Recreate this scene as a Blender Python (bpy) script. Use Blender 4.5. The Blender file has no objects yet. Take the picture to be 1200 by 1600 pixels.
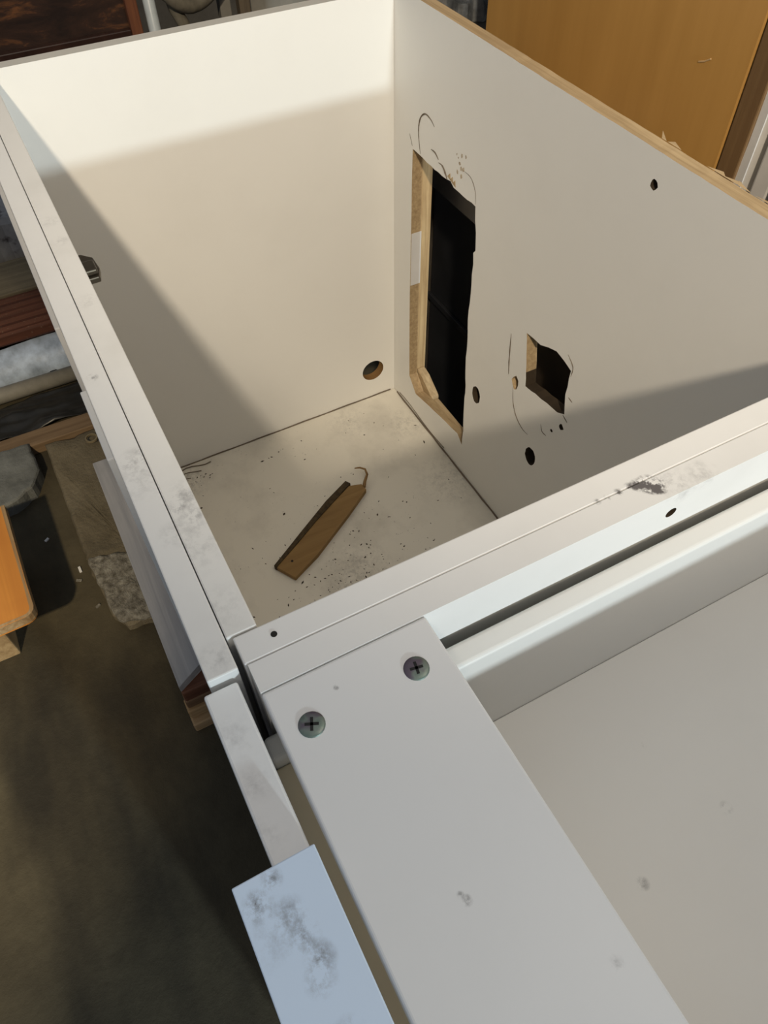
import bpy, bmesh, math, random
from mathutils import Vector, Matrix, noise as mnoise
random.seed(11)
sc = bpy.context.scene
COL = sc.collection
R_ = math.radians

# ------------------------------------------------------------------ camera
cam_d = bpy.data.cameras.new('camera')
cam = bpy.data.objects.new('camera', cam_d); COL.objects.link(cam)
cam_d.sensor_fit = 'VERTICAL'; cam_d.sensor_height = 36.0; cam_d.lens = 26.0936
cam_d.clip_start = 0.01; cam_d.clip_end = 50
rt = Vector((0.46904367, 0.88309697, -0.01173809))
dn = Vector((0.69210322, -0.37579149, -0.61625798))
fw = Vector((-0.54862662, 0.28092794, -0.78745687))
M = Matrix((rt, -dn, -fw)).transposed().to_4x4()
M.translation = Vector((0.20826974, -0.02885195, 0.35062374))
cam.matrix_world = M
sc.camera = cam

# ------------------------------------------------------------------ world, lamps, exposure
sc.view_settings.view_transform = 'Standard'
sc.view_settings.look = 'None'
sc.view_settings.gamma = 1.0
sc.view_settings.use_curve_mapping = False
sc.view_settings.exposure = 0.0
w = bpy.data.worlds.new('workshop_ambient'); sc.world = w; w.use_nodes = True
bg = w.node_tree.nodes['Background']
bg.inputs['Color'].default_value = (0.84, 0.94, 1.08, 1); bg.inputs['Strength'].default_value = 0.255


def lamp(name, loc, energy, colour, radius):
    d = bpy.data.lights.new(name, 'POINT'); d.energy = energy; d.color = colour
    d.shadow_soft_size = radius
    o = bpy.data.objects.new(name, d); COL.objects.link(o); o.location = loc
    return o


# low cool work light down the run, warm lamp with its cone narrowed to leave near tops unlit, dim bulb overhead
lamp('work_light', (3.0, 0.55, 0.462), 215, (0.80, 0.94, 1.0), 0.042)
def spot_lamp(name, loc, aim, energy, colour, size, blend, radius):
    d = bpy.data.lights.new(name, 'SPOT'); d.energy = energy; d.color = colour
    d.shadow_soft_size = radius; d.spot_size = R_(size); d.spot_blend = blend
    o = bpy.data.objects.new(name, d); COL.objects.link(o); o.location = loc
    o.rotation_euler = (Vector(aim) - Vector(loc)).to_track_quat('-Z', 'Y').to_euler()


spot_lamp('narrowed_warm_lamp', (1.88, -0.72, 2.10), (-1.02, 0.74, -0.1), 340, (1.0, 0.86, 0.66), 26.2, .46, .07)
spot_lamp('added_floor_spot', (1.6, -1.3, 1.95), (-0.85, -0.82, -0.87), 350, (1.0, 0.82, 0.54), 28, .55, .07)  # added fill spot for the orange board and left floor
lamp('overhead_bulb', (0.24, 0.60, 1.50), 16, (1.0, 0.90, 0.76), 0.06)


# ------------------------------------------------------------------ material helpers
class NT:
    def __init__(s, name):
        s.m = bpy.data.materials.new(name); s.m.use_nodes = True
        s.t = s.m.node_tree; s.n = s.t.nodes; s.b = s.n['Principled BSDF']
        s.geo = s.n.new('ShaderNodeNewGeometry')

    def link(s, a, b): s.t.links.new(a, b)

    def mapping(s, scale=(1, 1, 1), rot=(0, 0, 0)):
        mp = s.n.new('ShaderNodeMapping'); mp.inputs['Scale'].default_value = scale
        mp.inputs['Rotation'].default_value = rot
        s.link(s.geo.outputs['Position'], mp.inputs['Vector']); return mp.outputs['Vector']

    def noise(s, vec, scale, detail=4, rough=.6, dist=0):
        q = s.n.new('ShaderNodeTexNoise'); q.inputs['Scale'].default_value = scale
        q.inputs['Detail'].default_value = detail; q.inputs['Roughness'].default_value = rough
        q.inputs['Distortion'].default_value = dist
        s.link(vec, q.inputs['Vector']); return q.outputs['Fac']

    def ramp(s, fac, stops):
        r = s.n.new('ShaderNodeValToRGB'); e = r.color_ramp.elements
        while len(e) < len(stops): e.new(.5)
        for k, (p, c) in enumerate(stops):
            e[k].position = p; e[k].color = (*c, 1) if len(c) == 3 else c
        s.link(fac, r.inputs['Fac']); return r.outputs['Color']

    def math(s, op, a, b=None, clamp=False):
        q = s.n.new('ShaderNodeMath'); q.operation = op; q.use_clamp = clamp
        for i, v in enumerate((a, b)):
            if v is None: continue
            if isinstance(v, (int, float)): q.inputs[i].default_value = v
            else: s.link(v, q.inputs[i])
        return q.outputs[0]

    def mix(s, fac, a, b):
        q = s.n.new('ShaderNodeMix'); q.data_type = 'RGBA'
        for i, v in ((0, fac), (6, a), (7, b)):
            if isinstance(v, (int, float)): q.inputs[i].default_value = v
            elif isinstance(v, tuple): q.inputs[i].default_value = (*v, 1)
            else: s.link(v, q.inputs[i])
        return q.outputs[2]

    def bump(s, h, strength=.3, dist=.002):
        b = s.n.new('ShaderNodeBump'); b.inputs['Strength'].default_value = strength
        b.inputs['Distance'].default_value = dist
        s.link(h, b.inputs['Height']); s.link(b.outputs['Normal'], s.b.inputs['Normal'])

    def done(s, col, rough=.5, spec=.5, metal=0):
        if isinstance(col, tuple): s.b.inputs['Base Color'].default_value = (*col, 1)
        else: s.link(col, s.b.inputs['Base Color'])
        if isinstance(rough, (int, float)): s.b.inputs['Roughness'].default_value = rough
        else: s.link(rough, s.b.inputs['Roughness'])
        s.b.inputs['Specular IOR Level'].default_value = spec
        s.b.inputs['Metallic'].default_value = metal
        return s.m


def white_board(name, col=(.80, .79, .76), smudges=(), grime=.12, rough=.42, speck=0.0):
    """white melamine; smudges = (x, y, z, radius, strength) hand marks at fixed places"""
    k = NT(name); v = k.geo.outputs['Position']
    cloud = k.noise(v, 9, 5, .62)
    c = k.mix(k.math('MULTIPLY', k.ramp(cloud, [(.48, (0, 0, 0)), (.78, (1, 1, 1))]), grime), col, (.36, .33, .28))
    fine = k.noise(v, 110, 7, .72)
    for (x, y, z, r, st) in smudges:
        vd = k.n.new('ShaderNodeVectorMath'); vd.operation = 'DISTANCE'
        k.link(v, vd.inputs[0]); vd.inputs[1].default_value = (x, y, z)
        fall = k.math('SUBTRACT', 1.0, k.math('DIVIDE', vd.outputs['Value'], r), True)
        msk = k.math('MULTIPLY', k.math('SUBTRACT', k.math('MULTIPLY', fine, 2.8), 1.25, True), fall)
        c = k.mix(k.math('MULTIPLY', msk, st * .42, True), c, (.13, .12, .12))
    if speck:
        sp = k.noise(v, 150, 3, .7)
        big = k.noise(v, 6, 3, .6)
        m = k.math('MULTIPLY', k.ramp(sp, [(.66, (0, 0, 0)), (.72, (1, 1, 1))]), k.ramp(big, [(.42, (0, 0, 0)), (.7, (1, 1, 1))]))
        c = k.mix(k.math('MULTIPLY', m, speck), c, (.16, .13, .10))
    k.bump(k.noise(v, 900, 2), .04, .0004)
    return k.done(c, rough, .45)


def wood(name, light, dark, axis='y', scale=1.0, rough=.65, fleck=0.0, bump=.25):
    k = NT(name)
    s = {'x': (1.2, 26, 26), 'y': (26, 1.2, 26), 'z': (26, 26, 1.2)}[axis]
    v = k.mapping(tuple(q * scale for q in s))
    g = k.noise(v, 4, 6, .62, .5)
    c = k.ramp(g, [(.30, dark), (.68, light)])
    pat = k.noise(k.geo.outputs['Position'], 14, 4, .6)
    c = k.mix(k.math('MULTIPLY', k.ramp(pat, [(.5, (0, 0, 0)), (.75, (1, 1, 1))]), .35), c, dark)
    if fleck:
        f = k.noise(k.geo.outputs['Position'], 120, 3, .7)
        c = k.mix(k.math('MULTIPLY', k.ramp(f, [(.62, (0, 0, 0)), (.7, (1, 1, 1))]), fleck), c, (.62, .5, .34))
    k.bump(g, bump, .002)
    return k.done(c, rough, .35)


def concrete(name, a, b, scale=7, bump=.5, bscale=60, rough=.85, dark_band=None):
    k = NT(name); v = k.geo.outputs['Position']
    n1 = k.noise(v, scale, 7, .65); n2 = k.noise(v, bscale, 6, .7)
    c = k.ramp(n1, [(.33, a), (.68, b)])
    c = k.mix(k.math('MULTIPLY', n2, .35), c, a)
    if dark_band:
        st = k.noise(k.mapping((1.3, 4.2, 1), (0, 0, R_(28))), 1.5, 4, .55)
        c = k.mix(k.math('MULTIPLY', k.ramp(st, [(.47, (0, 0, 0)), (.66, (1, 1, 1))]), .7), c, dark_band)
    k.bump(n2, bump, .006)
    return k.done(c, rough, .3)


def plain(name, col, rough=.5, metal=0, var=.25, scale=20, spec=.4, bump=0):
    k = NT(name); v = k.geo.outputs['Position']
    n = k.noise(v, scale, 5, .6)
    c = k.ramp(n, [(.3, tuple(q * (1 - var) for q in col)), (.7, tuple(min(1, q * (1 + var)) for q in col))])
    if bump: k.bump(n, bump, .003)
    return k.done(c, rough, spec, metal)


# ------------------------------------------------------------------ mesh helpers
def link(name, me, mats, parent=None, smooth=False):
    o = bpy.data.objects.new(name, me); COL.objects.link(o)
    for m in (mats if isinstance(mats, (list, tuple)) else [mats]): me.materials.append(m)
    if parent:
        o.parent = parent
        me.transform(Matrix.Translation(-Vector(parent['base'])))
    if smooth:
        for p in me.polygons: p.use_smooth = True
    return o


def from_bm(name, bm, mats, parent=None, smooth=False):
    bmesh.ops.recalc_face_normals(bm, faces=bm.faces[:])
    me = bpy.data.meshes.new(name); bm.to_mesh(me); bm.free()
    return link(name, me, mats, parent, smooth)


def add_box(bm, x, y, z, mtx=None):
    vs = [bm.verts.new((x[i], y[j], z[k])) for i in (0, 1) for j in (0, 1) for k in (0, 1)]
    if mtx:
        for q in vs: q.co = mtx @ q.co
    f = [(0, 1, 3, 2), (4, 6, 7, 5), (0, 4, 5, 1), (2, 3, 7, 6), (0, 2, 6, 4), (1, 5, 7, 3)]
    for a in f: bm.faces.new([vs[i] for i in a])
    return vs


def box(name, x, y, z, mat, parent=None, bevel=.0009, seg=2):
    bm = bmesh.new(); add_box(bm, x, y, z)
    if bevel: bmesh.ops.bevel(bm, geom=bm.edges[:], offset=bevel, segments=seg, affect='EDGES', profile=.5)
    return from_bm(name, bm, mat, parent)


def rot_box(name, c, size, rot, mat, parent=None, bevel=.001, jitter=0):
    bm = bmesh.new()
    mt = Matrix.Translation(c) @ Matrix.Rotation(rot[2], 4, 'Z') @ Matrix.Rotation(rot[1], 4, 'Y') @ Matrix.Rotation(rot[0], 4, 'X')
    h = [s / 2 for s in size]
    add_box(bm, (-h[0], h[0]), (-h[1], h[1]), (-h[2], h[2]), mt)
    if bevel: bmesh.ops.bevel(bm, geom=bm.edges[:], offset=bevel, segments=2, affect='EDGES', profile=.5)
    return from_bm(name, bm, mat, parent)


def prism(name, outline, lift, mats, parent=None, bevel=0, side_mat=0):
    """outline: 3-D points of one face; lift: vector to the opposite face"""
    bm = bmesh.new(); lf = Vector(lift)
    a = [bm.verts.new(p) for p in outline]; b = [bm.verts.new(Vector(p) + lf) for p in outline]
    bm.faces.new(a); bm.faces.new(b[::-1])
    n = len(a)
    for i in range(n):
        f = bm.faces.new((a[i], a[(i + 1) % n], b[(i + 1) % n], b[i])); f.material_index = side_mat
    if bevel: bmesh.ops.bevel(bm, geom=bm.edges[:], offset=bevel, segments=2, affect='EDGES', profile=.5)
    return from_bm(name, bm, mats, parent)


def tube(name, pts, r, mat, parent=None, n=10, smooth=True, radii=None):
    bm = bmesh.new(); rings = []
    pts = [Vector(p) for p in pts]
    up = Vector((.13, .21, .97)).normalized()
    for i, p in enumerate(pts):
        t = (pts[min(i + 1, len(pts) - 1)] - pts[max(i - 1, 0)]).normalized()
        a = t.cross(up).normalized() if abs(t.dot(up)) < .98 else t.cross(Vector((1, 0, 0))).normalized()
        b = t.cross(a).normalized(); rr = radii[i] if radii else r
        rings.append([bm.verts.new(p + (a * math.cos(2 * math.pi * k / n) + b * math.sin(2 * math.pi * k / n)) * rr) for k in range(n)])
    for i in range(len(rings) - 1):
        for k in range(n):
            bm.faces.new((rings[i][k], rings[i][(k + 1) % n], rings[i + 1][(k + 1) % n], rings[i + 1][k]))
    bm.faces.new(rings[0]); bm.faces.new(rings[-1][::-1])
    return from_bm(name, bm, mat, parent, smooth)


def holed_panel(name, outer, holes, fix, axis, thick, mats, parent, dark_holes=()):
    """sheet with real holes. 2-D loops (u, z); axis 'y' -> face lies at y=fix and runs to fix+thick; axis 'x' -> x=fix .. fix-thick"""
    cu = bpy.data.curves.new(name, 'CURVE'); cu.dimensions = '2D'; cu.fill_mode = 'BOTH'; cu.extrude = thick / 2
    for lp in [outer] + list(holes):
        sp = cu.splines.new('POLY'); sp.points.add(len(lp) - 1); sp.use_cyclic_u = True
        for q, (u, z) in zip(sp.points, lp): q.co = (u, z, 0, 1)
    tmp = bpy.data.objects.new('tmp', cu); COL.objects.link(tmp)
    bpy.context.view_layer.update()
    me = bpy.data.meshes.new_from_object(tmp.evaluated_get(bpy.context.evaluated_depsgraph_get()))
    bpy.data.objects.remove(tmp); bpy.data.curves.remove(cu)
    for v in me.vertices:
        u, z, d = v.co
        v.co = (u, fix + thick / 2 + d, z) if axis == 'y' else (fix - thick / 2 + d, u, z)
    bm = bmesh.new(); bm.from_mesh(me); bmesh.ops.remove_doubles(bm, verts=bm.verts[:], dist=1e-6)
    bmesh.ops.recalc_face_normals(bm, faces=bm.faces[:])
    bm.normal_update()
    ax = 1 if axis == 'y' else 0
    us = [p[0] for p in outer]; zs = [p[1] for p in outer]
    for f in bm.faces:
        c = f.calc_center_median(); u = c.x if axis == 'y' else c.y
        if abs(f.normal[ax]) > .9: f.material_index = 0
        elif min(abs(u - min(us)), abs(u - max(us)), abs(c.z - min(zs)), abs(c.z - max(zs))) < .003: f.material_index = 2
        elif any((u - hu) ** 2 + (c.z - hz) ** 2 < hr ** 2 for hu, hz, hr in dark_holes): f.material_index = 3
        else: f.material_index = 1
    for f in bm.faces: f.smooth = False
    me.materials.clear(); bm.to_mesh(me); bm.free()
    me.name = name
    return link(name, me, mats, parent)


def rough_line(pts, step, amp, rnd):
    out = []
    for i in range(len(pts) - 1):
        a, b = Vector(pts[i]), Vector(pts[i + 1]); n = max(1, int((b - a).length / step))
        for k in range(n):
            p = a.lerp(b, k / n)
            if k: p = p + Vector((rnd.uniform(-amp, amp), rnd.uniform(-amp, amp)))
            out.append((p.x, p.y))
    return out


def circle(cx, cz, rx, rz, n=24, wob=0):
    return [(cx + rx * (1 + random.uniform(-wob, wob)) * math.cos(2 * math.pi * k / n), cz + rz * (1 + random.uniform(-wob, wob)) * math.sin(2 * math.pi * k / n)) for k in range(n)]


def thing(name, label, cat, base, group=None):
    o = bpy.data.objects.new(name, None); COL.objects.link(o); o.location = base; o['base'] = list(base)
    o.empty_display_size = .05
    o['label'] = label; o['category'] = cat
    if group: o['group'] = group
    return o


def tag(o, label, cat, group=None, kind=None):
    o['label'] = label; o['category'] = cat
    if group: o['group'] = group
    if kind: o['kind'] = kind
    return o


def struct(o): o['kind'] = 'structure'; return o


# ------------------------------------------------------------------ materials
m_int = white_board('white_melamine', (.80, .785, .745), grime=.05)
m_edge_a = white_board('white_front_edge_worn', (.80, .785, .75), smudges=[
    (-.085, -.008, 0, .030, 1.3), (-.105, -.004, 0, .018, 1.8), (-.088, -.006, 0, .006, 3.5), (-.06, -.012, 0, .018, 1.0), (-.098, -.012, 0, .005, 3.5), (-.33, -.008, 0, .012, 1.4),
    (-.425, -.008, 0, .010, 1.4), (-.46, -.009, 0, .011, 1.4), (-.02, -.014, 0, .02, 1.0)], grime=.22)
m_edge_b = white_board('white_facing_edge', (.80, .79, .765), smudges=[
    (-.148, -.022, 0, .014, 2.8), (-.13, -.027, 0, .02, 1.2), (.008, -.026, 0, .012, 1.6), (-.08, -.02, 0, .012, 1.4), (-.24, -.028, 0, .005, 5)], grime=.16)
m_edge_c = white_board('white_side_edge_marked', (.80, .79, .77), smudges=[
    (.0225, .2490, 0, .0085, 22), (.0255, .2510, 0, .0075, 24), (.0245, .2545, 0, .0055, 18), (.0290, .2535, 0, .0045, 16), (.0200, .2435, 0, .0060, 14), (.0188, .2370, 0, .0045, 12), (.0186, .2290, 0, .0035, 9), (.0186, .2210, 0, .0030, 8), (.0186, .2130, 0, .0028, 7), (.0300, .2650, 0, .016, 2.2), (.031, .285, 0, .012, 2.0)], grime=.10)
m_stretch = white_board('white_stretcher', (.80, .795, .785), smudges=[(.166, .029, 0, .0028, 7), (.163, .0275, 0, .002, 6), (.214, .070, 0, .004, 2.5), (.052, .022, 0, .0018, 7)], grime=.05)
m_drawer = white_board('white_drawer_board', (.83, .815, .78), smudges=[(.19, .16, -.165, .006, 6), (.18, .24, -.165, .006, 5), (.12, .22, -.165, .004, 6), (.21, .28, -.165, .006, 5)], grime=.05)
m_dfront = white_board('white_drawer_front_scuffed', (.82, .82, .81), smudges=[(.05, -.034, -.006, .016, 1.1), (.075, -.033, -.006, .012, 1.1), (.1, -.036, -.006, .012, .8)], grime=.08)
m_offcut = white_board('sky_tinted_laminate_smeared', (.70, .83, 1.0), smudges=[  # blue of the reflected sky is put into the base colour
    (.1265, -.0505, .002, .008, 5.0), (.1195, -.0415, .002, .006, 4.5), (.136, -.0400, .002, .009, 3.2), (.146, -.0375, .002, .008, 3.6), (.156, -.0350, .002, .008, 4.2),
    (.140, -.0470, .002, .016, 1.4), (.163, -.038, .002, .008, 3.2), (.185, -.036, .002, .008, 2.4)], grime=.03, rough=.3)
m_floorp = white_board('white_base_panel_dirty', (.74, .70, .61), smudges=[(-.80, .03, -.723, .07, 2.0), (-.78, .06, -.723, .05, 2.0), (-.72, .50, -.723, .06, 1.5), (-.78, .40, -.723, .06, 1.2),
    (-.45, .26, -.723, .07, 2.0), (-.40, .22, -.723, .06, 2.0), (-.36, .10, -.723, .06, 2.0), (-.55, .50, -.723, .08, 1.6)], grime=.45, speck=.7)
m_greytop = white_board('grey_far_edge', (.56, .54, .49), grime=.3)
m_chip = wood('raw_chipboard_edge', (.54, .405, .235), (.34, .235, .125), 'x', 1.6)
m_chipz = wood('raw_wood_cut_edge', (.60, .44, .24), (.36, .23, .11), 'z', 1.6)
m_brownply = wood('brown_hardboard', (.30, .165, .055), (.20, .105, .035), 'y', .5, .6)
m_darkcut = plain('dark_drilled_edge', (.045, .030, .016), .9)
m_dark = plain('dark_gap', (.012, .011, .010), .9)

# ------------------------------------------------------------------ the setting
FZ = -.87
m_floor = concrete('banded_concrete_floor', (.046, .037, .022), (.105, .087, .052), 5, .35, 55, .8, (.016, .014, .011))  # slanted noise bands darken the concrete colour
bm = bmesh.new(); add_box(bm, (-3.2, 3.6), (-2.6, 2.6), (FZ - .1, FZ))
struct(from_bm('floor', bm, m_floor))
m_wall = concrete('grubby_plaster', (.10, .09, .075), (.17, .155, .13), 4, .3, 40, .9)
struct(box('wall_far', (-3.3, -3.2), (-2.6, 2.6), (FZ, 1.9), m_wall, None, 0))
m_wwhite = plain('white_gloss_paint', (.62, .59, .55), .4, 0, .10, 12)
struct(box('wall_back', (-.27, 1.2), (.775, .875), (FZ, 1.9), m_wwhite, None, 0))
struct(box('wall_rear', (-3.2, -.27), (1.7, 1.8), (FZ, 1.9), m_wall, None, 0))

# ------------------------------------------------------------------ open base cabinet (far)
T = .018
cab = thing('base_cabinet', 'open white base cabinet without a top, cutouts in its back panel', 'cabinet', (-.41, .26, -.741))
rnd = random.Random(5)
# back panel with real cutouts
outer = [(-.842, -.741), (.0185, -.741), (.0185, .003)] + [(p[0], p[1]) for p in rough_line([(-.12, .003), (-.60, .003)], .012, .00025, rnd)] + [(-.842, .003)]
tall = [(-.765, -.194)] + rough_line([(-.765, -.194), (-.700, -.197), (-.668, -.196), (-.655, -.1935), (-.646, -.199), (-.630, -.199), (-.588, -.199)], .010, .0009, rnd)[1:] \
    + rough_line([(-.588, -.199), (-.581, -.235), (-.578, -.262), (-.583, -.268), (-.580, -.32), (-.579, -.40), (-.572, -.50), (-.565, -.60), (-.563, -.655)], .014, .0018, rnd) \
    + rough_line([(-.563, -.655), (-.580, -.640), (-.705, -.662), (-.735, -.668), (-.762, -.640)], .02, .0015, rnd) \
    + rough_line([(-.762, -.640), (-.766, -.45), (-.765, -.194)], .05, .0008, rnd)
sq = rough_line([(-.437, -.311), (-.405, -.309), (-.372, -.296), (-.338, -.304), (-.338, -.345), (-.331, -.377), (-.345, -.385), (-.420, -.396), (-.437, -.311)], .012, .0016, rnd)
holes = [tall, sq, circle(-.537, -.509, .0115, .017, 20, .05), circle(-.380, -.510, .013, .017, 20, .05),
         circle(-.289, -.028, .005, .0055, 10, .15), circle(-.444, -.408, .008, .012, 8, .15), circle(-.331, -.402, .005, .005, 8, .2), circle(-.348, -.424, .003, .003, 7, .2)]
bp = holed_panel('back_panel', outer, holes, .530, 'y', T, [m_int, m_chip, m_chip, m_darkcut], cab, [(-.537, -.509, .03), (-.380, -.510, .03), (-.289, -.028, .012), (-.331, -.402, .012), (-.348, -.424, .01), (-.376, -.395, .052)])
# cracks and scratches in the laminate around the cutouts: thin dark slivers
m_crack = plain('dark_laminate_crack', (.16, .125, .09), .8)
def crack(pts, wd=.0012):
    wd *= .55
    q = [pts[0]] + list(pts) + [pts[-1]]; sm = []
    for i in range(1, len(q) - 2):
        a, b, c, d = (Vector(v) for v in q[i - 1:i + 3])
        for t in (0, .25, .5, .75):
            sm.append(.5 * (2 * b + (c - a) * t + (2 * a - 5 * b + 4 * c - d) * t * t + (3 * b - a - 3 * c + d) * t ** 3))
    sm.append(Vector(pts[-1])); n = len(sm)
    tube('crack', [(p.x, .5298, p.y) for p in sm], wd, m_crack, cab, 5, False,
         [wd * (.12 + .88 * math.sin(math.pi * (i + .4) / n)) * (1 + .45 * mnoise.noise(Vector((i * .9, wd * 9e3, 0)))) for i in range(n)])
crack([(-.742, -.192), (-.748, -.168), (-.748, -.152), (-.742, -.138), (-.730, -.130), (-.715, -.132), (-.705, -.138)], .0022)
crack([(-.712, -.172), (-.700, -.172), (-.690, -.178)], .002)
crack([(-.690, -.182), (-.678, -.182), (-.668, -.190), (-.664, -.196)], .0025)
crack([(-.630, -.165), (-.606, -.165), (-.592, -.178), (-.588, -.196)], .0008)
crack([(-.470, -.335), (-.466, -.375), (-.462, -.405)], .0016)
crack([(-.447, -.418), (-.441, -.445), (-.428, -.465), (-.41, -.475), (-.395, -.475)], .0014)
crack([(-.350, -.285), (-.336, -.296), (-.336, -.312)], .0012)
crack([(-.372, -.432), (-.366, -.442), (-.356, -.442)], .0013)
crack([(-.331, -.345), (-.322, -.347)], .0014); crack([(-.333, -.380), (-.322, -.385)], .0014)
crack([(-.095, -.090), (-.099, -.078), (-.094, -.070), (-.085, -.066), (-.076, -.055), (-.066, -.044), (-.050, -.036), (-.03, -.028)], .0014)
crack([(-.775, -.175), (-.766, -.19)], .0008)
m_tear = plain('torn_brown_board', (.46, .38, .28), .9, 0, .3, 90)
rt_ = random.Random(21)
for _ in range(9):
    x = rt_.gauss(-.640, .012); z = rt_.gauss(-.160, .010); r = rt_.uniform(.001, .0032)
    prism('torn_patch', [(x + r * rt_.uniform(.6, 1.3) * math.cos(a), .5301, z + 1.3 * r * rt_.uniform(.5, 1.3) * math.sin(a)) for a in (0, 1.0, 2.1, 3.1, 4.2, 5.2)], (0, -.0003, 0), m_tear, cab)
for x, z in ((-.660, -.186), (-.653, -.188), (-.646, -.190)):
    prism('torn_patch', [(x - .004, .5301, z - .004), (x + .005, .5301, z - .006), (x + .003, .5301, z + .003)], (0, -.0006, 0), m_chip, cab)
# splinters left along the sawn top edge
def splinter(x, l, h, lean):
    bm = bmesh.new(); y0 = .5485
    a = bm.verts.new((x, y0, .0035)); b = bm.verts.new((x + l, y0, .0035)); c = bm.verts.new((x + l * .25, y0 + .0016, .0035)); d = bm.verts.new((x + l * lean, y0 + .004, h))
    for f in ((a, b, d), (b, c, d), (c, a, d), (a, c, b)): bm.faces.new(f)
    from_bm('splinter', bm, m_chip, cab)
for x, l, h, le in ((-.312, .007, .0080, -.7), (-.304, .020, .0048, .3), (-.250, .024, .0046, .7), (-.232, .020, .0050, 1.1), (-.211, .016, .0052, -.2), (-.19, .026, .0043, .9)):
    splinter(x, l, h, le)
# timber framing seen through the tall cutout, with a paper label
fr = box('cutout_frame', (-.795, -.7655), (.5485, .568), (-.70, -.16), m_chipz, cab, .002)
box('cutout_frame', (-.7655, -.545), (.5485, .566), (-.70, -.672), m_chip, cab, .002)
m_paper = plain('white_paper', (.74, .73, .72), .6, 0, .05)
box('paper_label', (-.7648, -.7640), (.5305, .549), (-.435, -.335), m_paper, cab, 0)
prism('broken_corner', [(-.7655, .549, -.632), (-.745, .549, -.640), (-.705, .549, -.662), (-.704, .549, -.6715), (-.7655, .549, -.6715)], (0, .017, 0), m_chip, cab, .003)
# carcass
holed_panel('side_panel', [(-.0015, -.741), (.5298, -.741), (.5298, -.003), (-.0015, -.003)], [circle(.481, -.655, .0235, .0235, 28)], -.824, 'x', T, [m_int, m_brownply, m_greytop, m_darkcut], cab)
box('side_panel', (.0005, .0185), (-.0145, .5295), (-.741, 0), m_edge_c, cab)
box('bottom_panel', (-.8235, 0), (.0005, .5295), (-.741, -.723), m_floorp, cab)
box('front_panel', (-.842, -.0005), (-.0175, 0), (-.741, 0), m_edge_a, cab)
box('facing_panel', (-.860, .0185), (-.0350, -.0181), (-.735, 0), m_edge_b, cab)
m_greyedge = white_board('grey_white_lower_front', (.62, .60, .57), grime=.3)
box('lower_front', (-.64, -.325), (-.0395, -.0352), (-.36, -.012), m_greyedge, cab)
box('lower_front', (-.252, -.176), (-.0400, -.0352), (-.40, -.018), m_edge_b, cab)
m_hole = plain('screw_hole_dark', (.02, .018, .015), .9)
def disc(name, c, r, depth, mat, parent, n=14):
    bm = bmesh.new(); bmesh.ops.create_cone(bm, cap_ends=True, segments=n, radius1=r, radius2=r, depth=depth, matrix=Matrix.Translation(c))
    return from_bm(name, bm, mat, parent)
disc('screw_hole', (.0090, .0060, .00015), .0018, .0004, m_hole, cab)
# dark metal catch poking in from the front panel
m_catch = plain('dark_bronze_metal', (.12, .095, .065), .4, .6, .2)
ct = prism('catch_plate', [(-.476, .0002, -.052), (-.432, .0002, -.052), (-.432, .013, -.052), (-.446, .0165, -.052), (-.466, .0150, -.052), (-.476, .006, -.052)], (0, 0, .006), m_catch, cab, .0012)
box('catch_tongue', (-.453, -.435), (.0002, .0135), (-.0455, -.040), m_catch, cab, .0015)
# grime lines along the joints of the base
tube('joint_grime', [(-.8232, .02 + i * .025, -.7226 + .0006 * math.sin(i * 1.7)) for i in range(21)], .0016, m_crack, cab, 5, False)
tube('joint_grime', [(-.81 + i * .03, .5292 - .0012 * abs(math.sin(i * 1.3)), -.7226) for i in range(26)], .0018, m_crack, cab, 5, False)
tube('joint_grime', [(-.80 + i * .02, .5297, -.7165 + .0022 * math.sin(i * .8) - i * .0002) for i in range(10)], .0009, m_crack, cab, 5, False)

for a in (0, 1, 2):
    tube('dirt_strand', [(-.812 + .012 * a + .004 * math.sin(i * 1.1 + a), .02 + i * .012, -.7222 + .0006 * abs(math.sin(i))) for i in range(9 - 2 * a)], .0011 - .0002 * a, m_crack, cab, 5, False)
# loose dirt on the base (nobody could count it)
bm = bmesh.new(); rr = random.Random(3)
for _ in range(620):
    if rr.random() < .45:
        x = rr.gauss(-.42, .065); y = rr.gauss(.22, .075)
    elif rr.random() < .35:
        x = rr.gauss(-.80, .015); y = rr.gauss(.06, .05)
    else:
        x = rr.uniform(-.81, -.05); y = rr.uniform(.01, .52)
    if not (-.786 < x < -.01 and .005 < y < .525): continue
    if -.67 < x < -.465 and abs((y - .235) + (x + .55) * 1.75) < .06: continue
    s = rr.uniform(.0004, .0015) * rr.uniform(.7, 1.2); a = rr.uniform(0, math.pi); l = s * rr.uniform(1, 2.6)
    if rr.random() < .05: s *= 1.7; l *= 2.0
    ux, uy = math.cos(a) * l, math.sin(a) * l; vx, vy = -math.sin(a) * s, math.cos(a) * s
    z = -.7229
    b = [bm.verts.new((x - ux, y - uy, z)), bm.verts.new((x + vx, y + vy, z)), bm.verts.new((x + ux, y + uy, z)), bm.verts.new((x - vx, y - vy, z))]
    t = bm.verts.new((x, y, z + s * .8))
    bm.faces.new(b[::-1])
    for i in range(4): bm.faces.new((b[i], b[(i + 1) % 4], t))
tag(from_bm('dirt_crumbs', bm, plain('dark_dirt', (.07, .05, .035), .9, 0, .5, 200)), 'dark dirt crumbs and flakes scattered on the cabinet base', 'debris', None, 'stuff')

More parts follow.
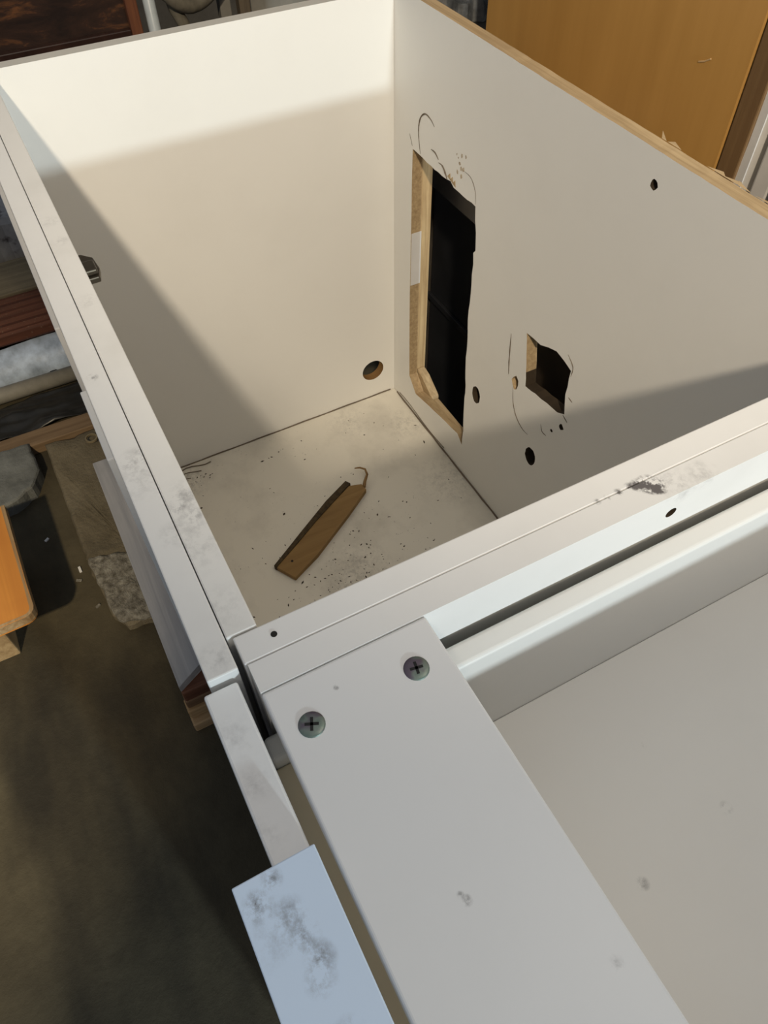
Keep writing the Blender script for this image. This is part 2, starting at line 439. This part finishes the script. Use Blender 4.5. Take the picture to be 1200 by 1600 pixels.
# broken strip of hardboard lying on the base
stk = thing('hardboard_offcut', 'broken brown hardboard strip lying on the cabinet base', 'wood strip', (-.55, .235, -.723))
zt = -.7225
prism('board', [(-.516, .130, zt), (-.479, .151, zt), (-.505, .205, zt), (-.560, .293, zt), (-.596, .347, zt), (-.612, .345, zt), (-.619, .322, zt), (-.570, .225, zt), (-.548, .188, zt)], (0, 0, .010), wood('brown_offcut', (.29, .175, .062), (.21, .12, .04), 'y', .5), stk, .0012)
prism('bark_edge', [(-.5185, .128, zt), (-.513, .131, zt), (-.5465, .190, zt), (-.568, .226, zt), (-.622, .327, zt), (-.632, .321, zt), (-.605, .268, zt), (-.560, .195, zt)], (0, 0, .0118), plain('dark_split_edge', (.06, .04, .018), .8, 0, .5, 120, .3, .5), stk, .001)
tube('wood_curl', [(-.604, .346, -.714), (-.614, .353, -.712), (-.626, .364, -.710), (-.638, .366, -.709), (-.648, .360, -.711), (-.655, .352, -.7155)], .002, wood('curl_wood', (.30, .18, .07), (.2, .11, .04)), stk, 7, True, [.0035, .003, .0024, .002, .0018, .0012])
disc('nail_hole', (-.513, .160, -.7123), .0022, .0006, m_hole, stk)

# ------------------------------------------------------------------ drawer cabinet (near)
nc = thing('drawer_cabinet', 'white drawer cabinet with a screwed top stretcher, beside the open base cabinet', 'cabinet', (.24, .26, -.741))
box('side_panel', (.0192, .0280), (-.0130, .5295), (-.741, -.0385), m_int, nc)
tr = holed_panel('top_rail', [(-.0130, -.038), (.5295, -.038), (.5295, 0), (-.0130, 0)], [circle(.262, -.020, .0042, .0042, 16)], .0368, 'x', .0176, [m_edge_c, m_darkcut, m_edge_c], nc)
box('side_panel', (.430, .448), (-.0130, .5295), (-.741, 0), m_int, nc)
box('back_panel', (.0192, .448), (.5300, .5400), (-.741, -.002), m_int, nc)
box('cabinet_door', (.0215, .4480), (-.0395, -.0210), (-.738, -.1925), m_int, nc, .0014)
box('bottom_panel', (.0285, .4295), (-.012, .5295), (-.741, -.723), m_int, nc)
st = box('top_stretcher', (.0372, .4297), (-.0130, .0825), (-.018, -.0002), m_stretch, nc, .0016, 3)
m_zinc = NT('green_zinc_screw')
cz = m_zinc.ramp(m_zinc.noise(m_zinc.geo.outputs['Position'], 90, 2), [(.35, (.13, .18, .155)), (.5, (.20, .24, .21)), (.62, (.15, .12, .15))])
m_zinc = m_zinc.done(cz, .45, .5, .55)
m_slot = plain('screw_recess', (.012, .012, .012), .7)
for (x, y, tw) in ((.0640, .0030, 1.16), (.0622, .0630, 1.38)):
    bm = bmesh.new(); n = 28; prof = [(.0, .00075), (.0040, .0007), (.0060, .00045), (.0068, .0001), (.0069, -.0012)]
    rings = []
    for r, z in prof[1:]: rings.append([bm.verts.new((x + r * math.cos(2 * math.pi * k / n), y + r * math.sin(2 * math.pi * k / n), z)) for k in range(n)])
    top = bm.verts.new((x, y, .00075))
    for k in range(n): bm.faces.new((rings[0][k], rings[0][(k + 1) % n], top))
    for i in range(len(rings) - 1):
        for k in range(n): bm.faces.new((rings[i][k], rings[i + 1][k], rings[i + 1][(k + 1) % n], rings[i][(k + 1) % n]))
    s = from_bm('screw', bm, m_zinc, nc, True)
    bm = bmesh.new()
    for a in (tw, tw + math.pi / 2):
        mt = Matrix.Translation((x, y, .0006)) @ Matrix.Rotation(a, 4, 'Z')
        add_box(bm, (-.0035, .0035), (-.00075, .00075), (-.0004, .00028), mt)
    c = from_bm('cross_recess', bm, m_slot); c.data.transform(Matrix.Translation(-Vector(nc['base']))); c.parent = s

# ------------------------------------------------------------------ drawer inside it
dr = thing('drawer', 'shallow white drawer slid under the stretcher of the near cabinet', 'drawer', (.24, .24, -.183))
box('drawer_side', (.0395, .0550), (-.0205, .5000), (-.183, -.046), m_drawer, dr, .0028, 4)
box('drawer_side', (.4120, .4275), (-.0205, .5000), (-.183, -.046), m_drawer, dr, .0028, 4)
box('drawer_back', (.0552, .4118), (.485, .500), (-.183, -.052), m_drawer, dr)
box('drawer_box_front', (.0552, .4118), (-.0205, -.0045), (-.183, -.056), white_board('warm_shade_board', (.80, .69, .49), grime=.1), dr)  # warm shade on the white board is put in as cream
box('drawer_bottom', (.0552, .4118), (-.0043, .4848), (-.183, -.168), m_drawer, dr)
box('drawer_front', (.0215, .4480), (-.0395, -.0210), (-.190, -.0060), m_dfront, dr, .0014)

tag(box('laminate_offcut', (.115, .435), (-.0580, -.0190), (-.0058, .0022), m_offcut, None, .0006), 'bluish white laminate strip with reflected sky tinted in and grey smears, lying on the drawer front', 'laminate strip')

# ------------------------------------------------------------------ under and in front of the cabinet
m_grey = wood('shade_grey_board', (.44, .43, .435), (.29, .29, .305), 'x', .6, .5, 0, .1)  # shade over the board is put into its grey colour
tag(prism('support_board', [(-.937, -.0900, -.7600), (-.396, -.0900, -.7600), (-.432, -.025, -.7600), (-.432, .060, -.7600), (-.937, .060, -.7600)], (0, 0, .0185), m_grey, None, .0015), 'flat board with shade painted in as grey, jutting out under the front of the base cabinet', 'board')
blk = [((-.50, -.392), (-.090, .03), (-.790, -.7602), (.16, .065, .035), (.09, .035, .02), 'reddish brown wood block directly under the grey board'),
       ((-.50, -.392), (-.092, .03), (-.816, -.7902), (.20, .12, .07), (.13, .075, .04), 'dull brown wood block, second in the stack under the grey board'),
       ((-.414, -.386), (-.095, .03), (-.842, -.8162), (.42, .29, .16), (.27, .17, .08), 'pale wood block, third in the stack under the grey board'),
       ((-.414, -.374), (-.096, .03), (-.870, -.8445), (.44, .31, .18), (.28, .18, .09), 'pale wood block at the bottom of the stack under the grey board')]
for i, (x, y, z, l, d, lab) in enumerate(blk):
    tag(box('wood_block', x, y, z, wood('block_wood_%s' % 'abcd'[i], l, d, 'y', .8), None, .003), lab, 'wood block', 'wood blocks propping the cabinet')


def rough_slab(name, outline, z0, z1, mat, amp, seed, step=.02, drop=None, freq=22):
    """stone or concrete lump: outline polygon filled with a noisy grid"""
    xs = [p[0] for p in outline]; ys = [p[1] for p in outline]
    def inside(px, py):
        c = False; j = len(outline) - 1
        for i in range(len(outline)):
            xi, yi = outline[i]; xj, yj = outline[j]
            if (yi > py) != (yj > py) and px < (xj - xi) * (py - yi) / (yj - yi) + xi: c = not c
            j = i
        return c
    # ring based: centre to edge, so the rim follows the outline
    cx = sum(xs) / len(xs); cy = sum(ys) / len(ys)
    rim = []
    for i in range(len(outline)):
        a = Vector(outline[i]); b = Vector(outline[(i + 1) % len(outline)]); n = max(1, int((b - a).length / step))
        for k in range(n):
            p = a.lerp(b, k / n); q = mnoise.noise(Vector((p.x * 40, p.y * 40, seed)))
            d = (p - Vector((cx, cy))).normalized(); rim.append(p + d * q * amp * 1.5)
    bm = bmesh.new(); rings = []
    for f in (0.0001, .15, .3, .45, .6, .75, .88, .96, 1.0):
        ring = []
        for p in rim:
            x = cx + (p.x - cx) * f; y = cy + (p.y - cy) * f
            h = z1 + amp * mnoise.fractal(Vector((x * freq, y * freq, seed)), .9, 2.0, 5)
            if drop: h += drop(x, y)
            if f == 1.0: h -= amp * 1.2
            ring.append(bm.verts.new((x, y, max(h, z0 + .002))))
        rings.append(ring)
    rings.append([bm.verts.new((v.co.x, v.co.y, z0)) for v in rings[-1]])
    n = len(rim)
    for i in range(len(rings) - 1):
        for k in range(n): bm.faces.new((rings[i][k], rings[i][(k + 1) % n], rings[i + 1][(k + 1) % n], rings[i + 1][k]))
    bm.faces.new(rings[-1][::-1]); bm.faces.new(rings[0])
    o = from_bm(name, bm, mat)
    for p in o.data.polygons: p.use_smooth = p.normal.z > .75
    return o


m_slab = concrete('rough_concrete', (.120, .099, .064), (.210, .178, .122), 9, .8, 70, .9)
tag(rough_slab('concrete_slab', [(-1.16, -.176), (-.87, -.172), (-.74, -.168), (-.655, -.160), (-.622, -.140), (-.610, -.08), (-.615, .10), (-1.16, .10)], FZ, FZ + .022, m_slab, .006, 2.0, .012),
    'rough broken concrete slab on the floor under the cabinet front', 'concrete slab')
m_slab2 = concrete('pale_broken_concrete', (.12, .105, .08), (.52, .49, .42), 70, 1.0, 230, .95)
tag(rough_slab('concrete_lump', [(-.80, -.168), (-.72, -.163), (-.655, -.158), (-.626, -.14), (-.614, -.08), (-.62, .0), (-.77, .0), (-.775, -.08)], FZ + .018, FZ + .029, m_slab2, .005, 7.0, .005, None, 60),
    'pale crumbling concrete patch beside the grey board', 'concrete lump')
m_stone = concrete('grey_stone', (.11, .115, .11), (.24, .25, .24), 12, .5, 90, .9)
tag(rough_slab('paving_stone', [(-1.175, -.36), (-1.165, -.205), (-1.075, -.200), (-1.03, -.225), (-1.005, -.27), (-1.0, -.36)], FZ, FZ + .035, m_stone, .003, 4.0, .012), 'grey stone slab end on the floor beside the wooden batten', 'stone')
for i, (x, y, l) in enumerate(((-.905, -.232, .006), (-.80, -.190, .009), (-.775, -.198, .007), (-.70, -.18, .006))):
    tag(rot_box('wood_chip', (x, y, FZ + .002), (.005, l * 1.6, .003), (0, 0, .6 + i), m_paper if i < 2 else m_slab2, None, .0005), ('pale chip on the floor left of the concrete slab', 'larger pale chip lying against the concrete slab', 'dull chip lying against the concrete slab', 'dull chip by the broken slab corner')[i], 'chip', 'chips on the floor')

# orange board on its edge support
m_orange = wood('orange_varnished_wood', (.72, .30, .06), (.58, .22, .045), 'x', .35, .35, 0, .05)
m_worn = wood('worn_orange_edge', (.50, .36, .20), (.30, .17, .07), 'x', 1.2)
zt = -.752
ob = thing('orange_board', 'thick orange varnished wooden board with a worn rounded corner', 'board', (-.72, -.34, -.770))
out = [(-.90, -.263), (-.70, -.2615), (-.652, -.2600)] + [(-.652 + .018 * math.sin(a), -.278 + .018 * math.cos(a)) for a in (.4, .8, 1.2, 1.57)] + [(-.632, -.36), (-.632, -.45), (-.90, -.45)]
prism('board', [(x, y, zt) for x, y in out], (0, 0, .022), m_orange, ob, .0012)
edge_o = out[:8]; bm = bmesh.new(); ring = []
cen = Vector((-.75, -.40))
for x, y in edge_o:
    p = Vector((x, y)); n_ = Vector((0, -1)) if x < -.655 else (Vector((-.652, -.278)) - p).normalized() if y > -.279 else Vector((-1, 0))
    q = p + n_ * (.0055 + .002 * mnoise.noise(Vector((x * 60, y * 60, 0)))); p = p - n_ * .0006
    ring.append([bm.verts.new((p.x, p.y, zt + .004)), bm.verts.new((p.x, p.y, zt + .0218)), bm.verts.new((q.x, q.y, zt + .0226)), bm.verts.new((q.x, q.y, zt + .004))])
for a, b in zip(ring, ring[1:]):
    for i in range(4): bm.faces.new((a[i], b[i], b[(i + 1) % 4], a[(i + 1) % 4]))
bm.faces.new(ring[0]); bm.faces.new(ring[-1][::-1])
from_bm('worn_edge', bm, m_worn, ob)
tag(box('wood_offcut', (-.84, -.668), (-.46, -.330), (FZ, -.753), wood('raw_offcut', (.44, .30, .15), (.26, .16, .07), 'x', .8), None, .003), 'raw wood block holding up the orange board', 'wood block')

# batten, sheet, pipe and lumber stacked along the left
tag(prism('wood_batten', [(-1.212, -.75, FZ), (-1.162, -.75, FZ), (-1.157, -.005, FZ), (-1.204, -.005, FZ)], (0, 0, .028), wood('dusty_batten', (.25, .17, .10), (.14, .09, .05), 'y', .7), None, .002), 'dusty light brown batten lying on the floor', 'batten')
bm = bmesh.new(); N = 22; grid = []
for i in range(N + 1):
    row = []
    for j in range(N + 1):
        x = -1.336 + .118 * i / N; y = -.60 + .60 * j / N
        z = FZ + .010 + .016 * mnoise.fractal(Vector((x * 16, y * 9, 1)), .8, 2, 4) + .006
        row.append(bm.verts.new((x, y, max(z, FZ + .002))))
    grid.append(row)
for i in range(N):
    for j in range(N): bm.faces.new((grid[i][j], grid[i + 1][j], grid[i + 1][j + 1], grid[i][j + 1]))
ps = from_bm('plastic_sheet', bm, plain('black_plastic', (.022, .021, .019), .35, 0, .3, 30), None, True)
sm = ps.modifiers.new('thickness', 'SOLIDIFY'); sm.thickness = .0012; sm.offset = 1
tag(ps, 'crumpled black plastic sheet between the batten and the grey pipe', 'plastic sheet')
tag(tube('grey_pipe', [(-1.372, -.75, FZ + .0195), (-1.369, -.3, FZ + .0195), (-1.364, .005, FZ + .0195)], .019, plain('grey_pvc', (.24, .225, .19), .5, 0, .15, 30), None, 18), 'long grey pipe lying in front of the pale metal sheet', 'pipe')
# dented galvanised sheet, standing with a lean
bm = bmesh.new(); cols = 40; rows = []
for j in range(cols + 1):
    y = -.55 + .55 * j / cols
    d = .012 * math.sin((y + .02) * 20) * (1 if y > -.25 else .5) + .004 * mnoise.noise(Vector((y * 30, 0, 3)))
    notch = .012 if -.115 < y < -.095 else 0
    rows.append((bm.verts.new((-1.402 + d * .35, y, FZ + .003 + notch)), bm.verts.new((-1.428 + d * .6, y, FZ + .040)), bm.verts.new((-1.462 + d * .4, y, FZ + .074))))
for a, b in zip(rows, rows[1:]):
    for i in (0, 1): bm.faces.new((a[i], b[i], b[i + 1], a[i + 1]))
gs = from_bm('metal_sheet', bm, plain('galvanised_metal', (.42, .50, .63), .45, 0, .38, 26), None, True)
gm = gs.modifiers.new('thickness', 'SOLIDIFY'); gm.thickness = .0015
tag(gs, 'dented pale blue-grey metal sheet under the red-brown timber', 'metal sheet')
# grooved red-brown timber
m_red = wood('red_brown_timber', (.135, .045, .024), (.060, .020, .011), 'y', .7, .7, .12)
prof = [(-1.606, -.790), (-1.606, -.762)]
for k in range(5):
    x0 = -1.600 + k * .027
    prof += [(x0, -.7545), (x0 + .012, -.7525), (x0 + .017, -.7605), (x0 + .022, -.7605)]
prof += [(-1.463, -.757), (-1.457, -.762), (-1.455, -.782), (-1.461, -.790)]
tag(prism('grooved_timber', [(x, -.75, z) for x, z in prof], (0, .755, 0), m_red, None, .0012), 'dark red-brown grooved timber lying across the metal sheet', 'timber')
tag(box('timber_bearer', (-1.605, -1.50), (-.70, -.62), (FZ, -.7905), m_brownply, None, .003), 'rough bearer under the outer end of the red-brown timber', 'wood block')
tag(box('timber_prop', (-1.605, -1.50), (-.06, .005), (FZ, -.7905), m_brownply, None, .003), 'rough bearer under the red-brown timber behind the cabinet', 'wood block')
tag(prism('brown_plank', [(-1.758, -.75, FZ), (-1.609, -.75, FZ), (-1.609, .005, FZ), (-1.758, .005, FZ)], (0, 0, .118), wood('dusty_plank', (.24, .195, .125), (.13, .105, .068), 'y', .5, .8, .15), None, .003), 'dusty brown plank stacked behind the red-brown timber', 'plank')
m_bag = NT('smeared_white_plastic')
vb = m_bag.geo.outputs['Position']
m_bag = m_bag.done(m_bag.ramp(m_bag.noise(vb, 16, 4, .6), [(.34, (.10, .08, .08)), (.44, (.42, .40, .40)), (.7, (.60, .58, .56))]), .5)
tag(rough_slab('white_sack', [(-2.20, -.50), (-1.775, -.50), (-1.768, -.14), (-1.80, -.05), (-1.85, .005), (-2.20, .005)], FZ, FZ + .20, m_bag, .012, 9.0, .03), 'smeared whitish sack lying behind the brown plank', 'sack')
# metal ring on the floor
bm = bmesh.new(); n = 20
for k in range(n):
    a = 2 * math.pi * k / n
    for r, z in ((.0105, FZ + .0005 + .022), (.0135, FZ + .0005 + .022), (.0135, FZ + .005 + .022), (.0105, FZ + .005 + .022)): bm.verts.new((-1.115 + r * math.cos(a), -.078 + r * math.sin(a), z + .006))
bm.verts.ensure_lookup_table()
for k in range(n):
    for i in range(4): bm.faces.new([bm.verts[j] for j in (4 * k + i, 4 * k + (i + 1) % 4, 4 * ((k + 1) % n) + (i + 1) % 4, 4 * ((k + 1) % n) + i)])
tag(from_bm('metal_ring', bm, plain('dull_brass', (.32, .26, .16), .45, .5)), 'small dull metal ring on the concrete slab', 'ring')

# ------------------------------------------------------------------ behind the base cabinet
bx_ = thing('old_chest', 'dark brown lacquered chest with worn orange patches, behind the cabinet', 'chest', (-1.45, .15, FZ))
k = NT('worn_lacquer'); v = k.mapping((1, 1.2, 4.5), (.35, 0, 0))
nz = k.noise(v, 7, 7, .68, .6)
c = k.ramp(nz, [(.40, (.020, .013, .011)), (.58, (.040, .022, .016)), (.68, (.15, .065, .028)), (.85, (.26, .125, .055))])
k.bump(nz, .2, .003); m_lac = k.done(c, .28, .5)
box('body', (-1.60, -1.305), (.018, .281), (FZ, -.02), m_lac, bx_, .004)
m_lac2 = plain('dark_lacquer_rail', (.030, .014, .010), .3, 0, .4, 30)
box('front_rail', (-1.305, -1.292), (.020, .262), (-.30, -.145), m_lac2, bx_, .002)
box('corner_post', (-1.305, -1.290), (.262, .282), (FZ, -.02), wood('worn_brown_post', (.20, .075, .03), (.09, .03, .015), 'z', .8), bx_, .002)
m_pipe = plain('pale_grey_pipe', (.42, .46, .47), .35, 0, .12, 20)
tag(tube('vertical_pipe', [(-1.30, .303, FZ), (-1.30, .304, -.4), (-1.30, .305, .12)], .0105, m_pipe, None, 16), 'pale grey vertical pipe beside the dark brown chest', 'pipe')
m_hose = plain('olive_hose_fabric', (.13, .115, .085), .8, 0, .25, 60, .3, .3)
hc = thing('hose_coil', 'coiled olive grey hose hanging behind the cabinet', 'hose', (-1.33, .39, -.16))
for rr_, dx, tilt, r_, off in ((.070, 0, .0, .0125, 0), (.066, .028, .12, .0125, -.002), (.052, .010, -.1, .011, -.006)):
    tube('loop', [(-1.33 + dx + .02 * math.sin(2 * a + tilt), .392 + off + rr_ * math.cos(a), -.062 + off + rr_ * math.sin(a)) for a in [2 * math.pi * i / 36 for i in range(37)]], r_, m_hose, hc, 10)
tube('hose_tail', [(-1.31, .325, .06), (-1.305, .332, -.05), (-1.30, .347, -.13), (-1.298, .37, -.185), (-1.30, .395, -.26)], .011, m_hose, hc, 10)
m_conduit = plain('grey_board_edge', (.20, .185, .155), .6, 0, .2, 20)
for i, (y0, y1, x, l, cm) in enumerate(((.448, .470, -1.36, 'narrow grey board standing right of the hose coil', m_conduit), (.478, .500, -1.335, 'dull brown board standing between two grey boards', wood('dull_brown_board', (.13, .10, .065), (.08, .06, .04), 'z')), (.505, .640, -1.375, 'wide grey board standing behind the cabinet corner', m_conduit))):
    tag(box('standing_board', (x - .02, x), (y0, y1), (FZ, .15), cm, None, .002), l, 'board', 'boards standing behind the cabinet')
# dark cupboard behind the tall cutout
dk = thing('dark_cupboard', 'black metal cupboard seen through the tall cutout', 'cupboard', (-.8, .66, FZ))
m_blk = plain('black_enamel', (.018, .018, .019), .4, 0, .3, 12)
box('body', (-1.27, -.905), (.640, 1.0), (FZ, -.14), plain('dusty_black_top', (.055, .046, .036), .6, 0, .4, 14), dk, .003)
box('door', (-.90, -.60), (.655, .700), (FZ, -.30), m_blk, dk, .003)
box('void_backing', (-.598, -.20), (.600, .700), (FZ, -.17), plain('dark_void_brown', (.030, .018, .009), .7), dk, .003)  # added dark block that keeps the square cutout looking dark
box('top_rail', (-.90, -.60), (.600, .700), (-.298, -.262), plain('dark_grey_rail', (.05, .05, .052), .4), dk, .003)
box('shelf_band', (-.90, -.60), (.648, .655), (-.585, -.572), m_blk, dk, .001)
bagm = plain('clear_plastic_bag', (.13, .13, .125), .22, 0, .6, 40, .6)
tag(rough_slab('crumpled_bag', [(-1.15, .735), (-1.05, .735), (-1.005, .760), (-1.000, .80), (-1.03, .86), (-1.15, .86)], -.1395, -.105, bagm, .014, 12.0, .008, None, 34), 'crumpled grey plastic bag on the black cupboard', 'plastic bag')

# tall orange-brown board, and white door casing on the wall
k = NT('orange_brown_varnish'); v = k.mapping((3.0, 3.0, .35))
n1 = k.noise(v, 6, 5, .6)
c = k.ramp(n1, [(.32, (.47, .245, .062)), (.68, (.55, .295, .080))])
m_bb = k.done(c, .42, .4)
bb = thing('brown_door', 'tall orange-brown varnished door standing behind the cabinet', 'door', (-.60, .73, FZ))
box('door_leaf', (-.876, -.3742), (.720, .745), (FZ, 1.0), m_bb, bb, .002)
box('edge_strip', (-.3725, -.344), (.7195, .745), (FZ, 1.0), wood('brown_edge_strip', (.19, .11, .045), (.14, .075, .03), 'z', .5), bb, .002)
tube('paint_fleck', [(-.444, .7197, -.004), (-.436, .7197, -.001), (-.428, .7197, .004)], .0009, plain('pale_scuff', (.55, .36, .17), .7), bb, 5, False)
# wavy painted edge and moulded casing
rw = random.Random(8); wav = []
for i in range(40):
    z = FZ + 1.87 * i / 39; wav.append((-.344 + .0045 * mnoise.noise(Vector((z * 14, 1, 1))), z))
cas = prism('trim_1', [(x, .7225, z) for x, z in wav] + [(-.3335, .7225, 1.0), (-.3335, .7225, FZ)], (0, .03, 0), m_wwhite, None, 0); struct(cas)
struct(box('trim_2', (-.3335, -.324), (.735, .7745), (FZ, 1.0), plain('grey_casing_groove', (.30, .28, .25), .5, 0, .1), None, .001))
struct(box('trim_3', (-.324, -.300), (.728, .7745), (FZ, 1.0), m_wwhite, None, .003))
struct(box('trim_4', (-.300, -.292), (.738, .7745), (FZ, 1.0), plain('shadow_casing_groove', (.30, .28, .25), .5, 0, .1), None, .001))
struct(box('trim_5', (-.292, -.20), (.722, .7745), (FZ, 1.0), m_wwhite, None, .003))

for o in list(sc.objects):
    if 'base' in o.keys(): del o['base']
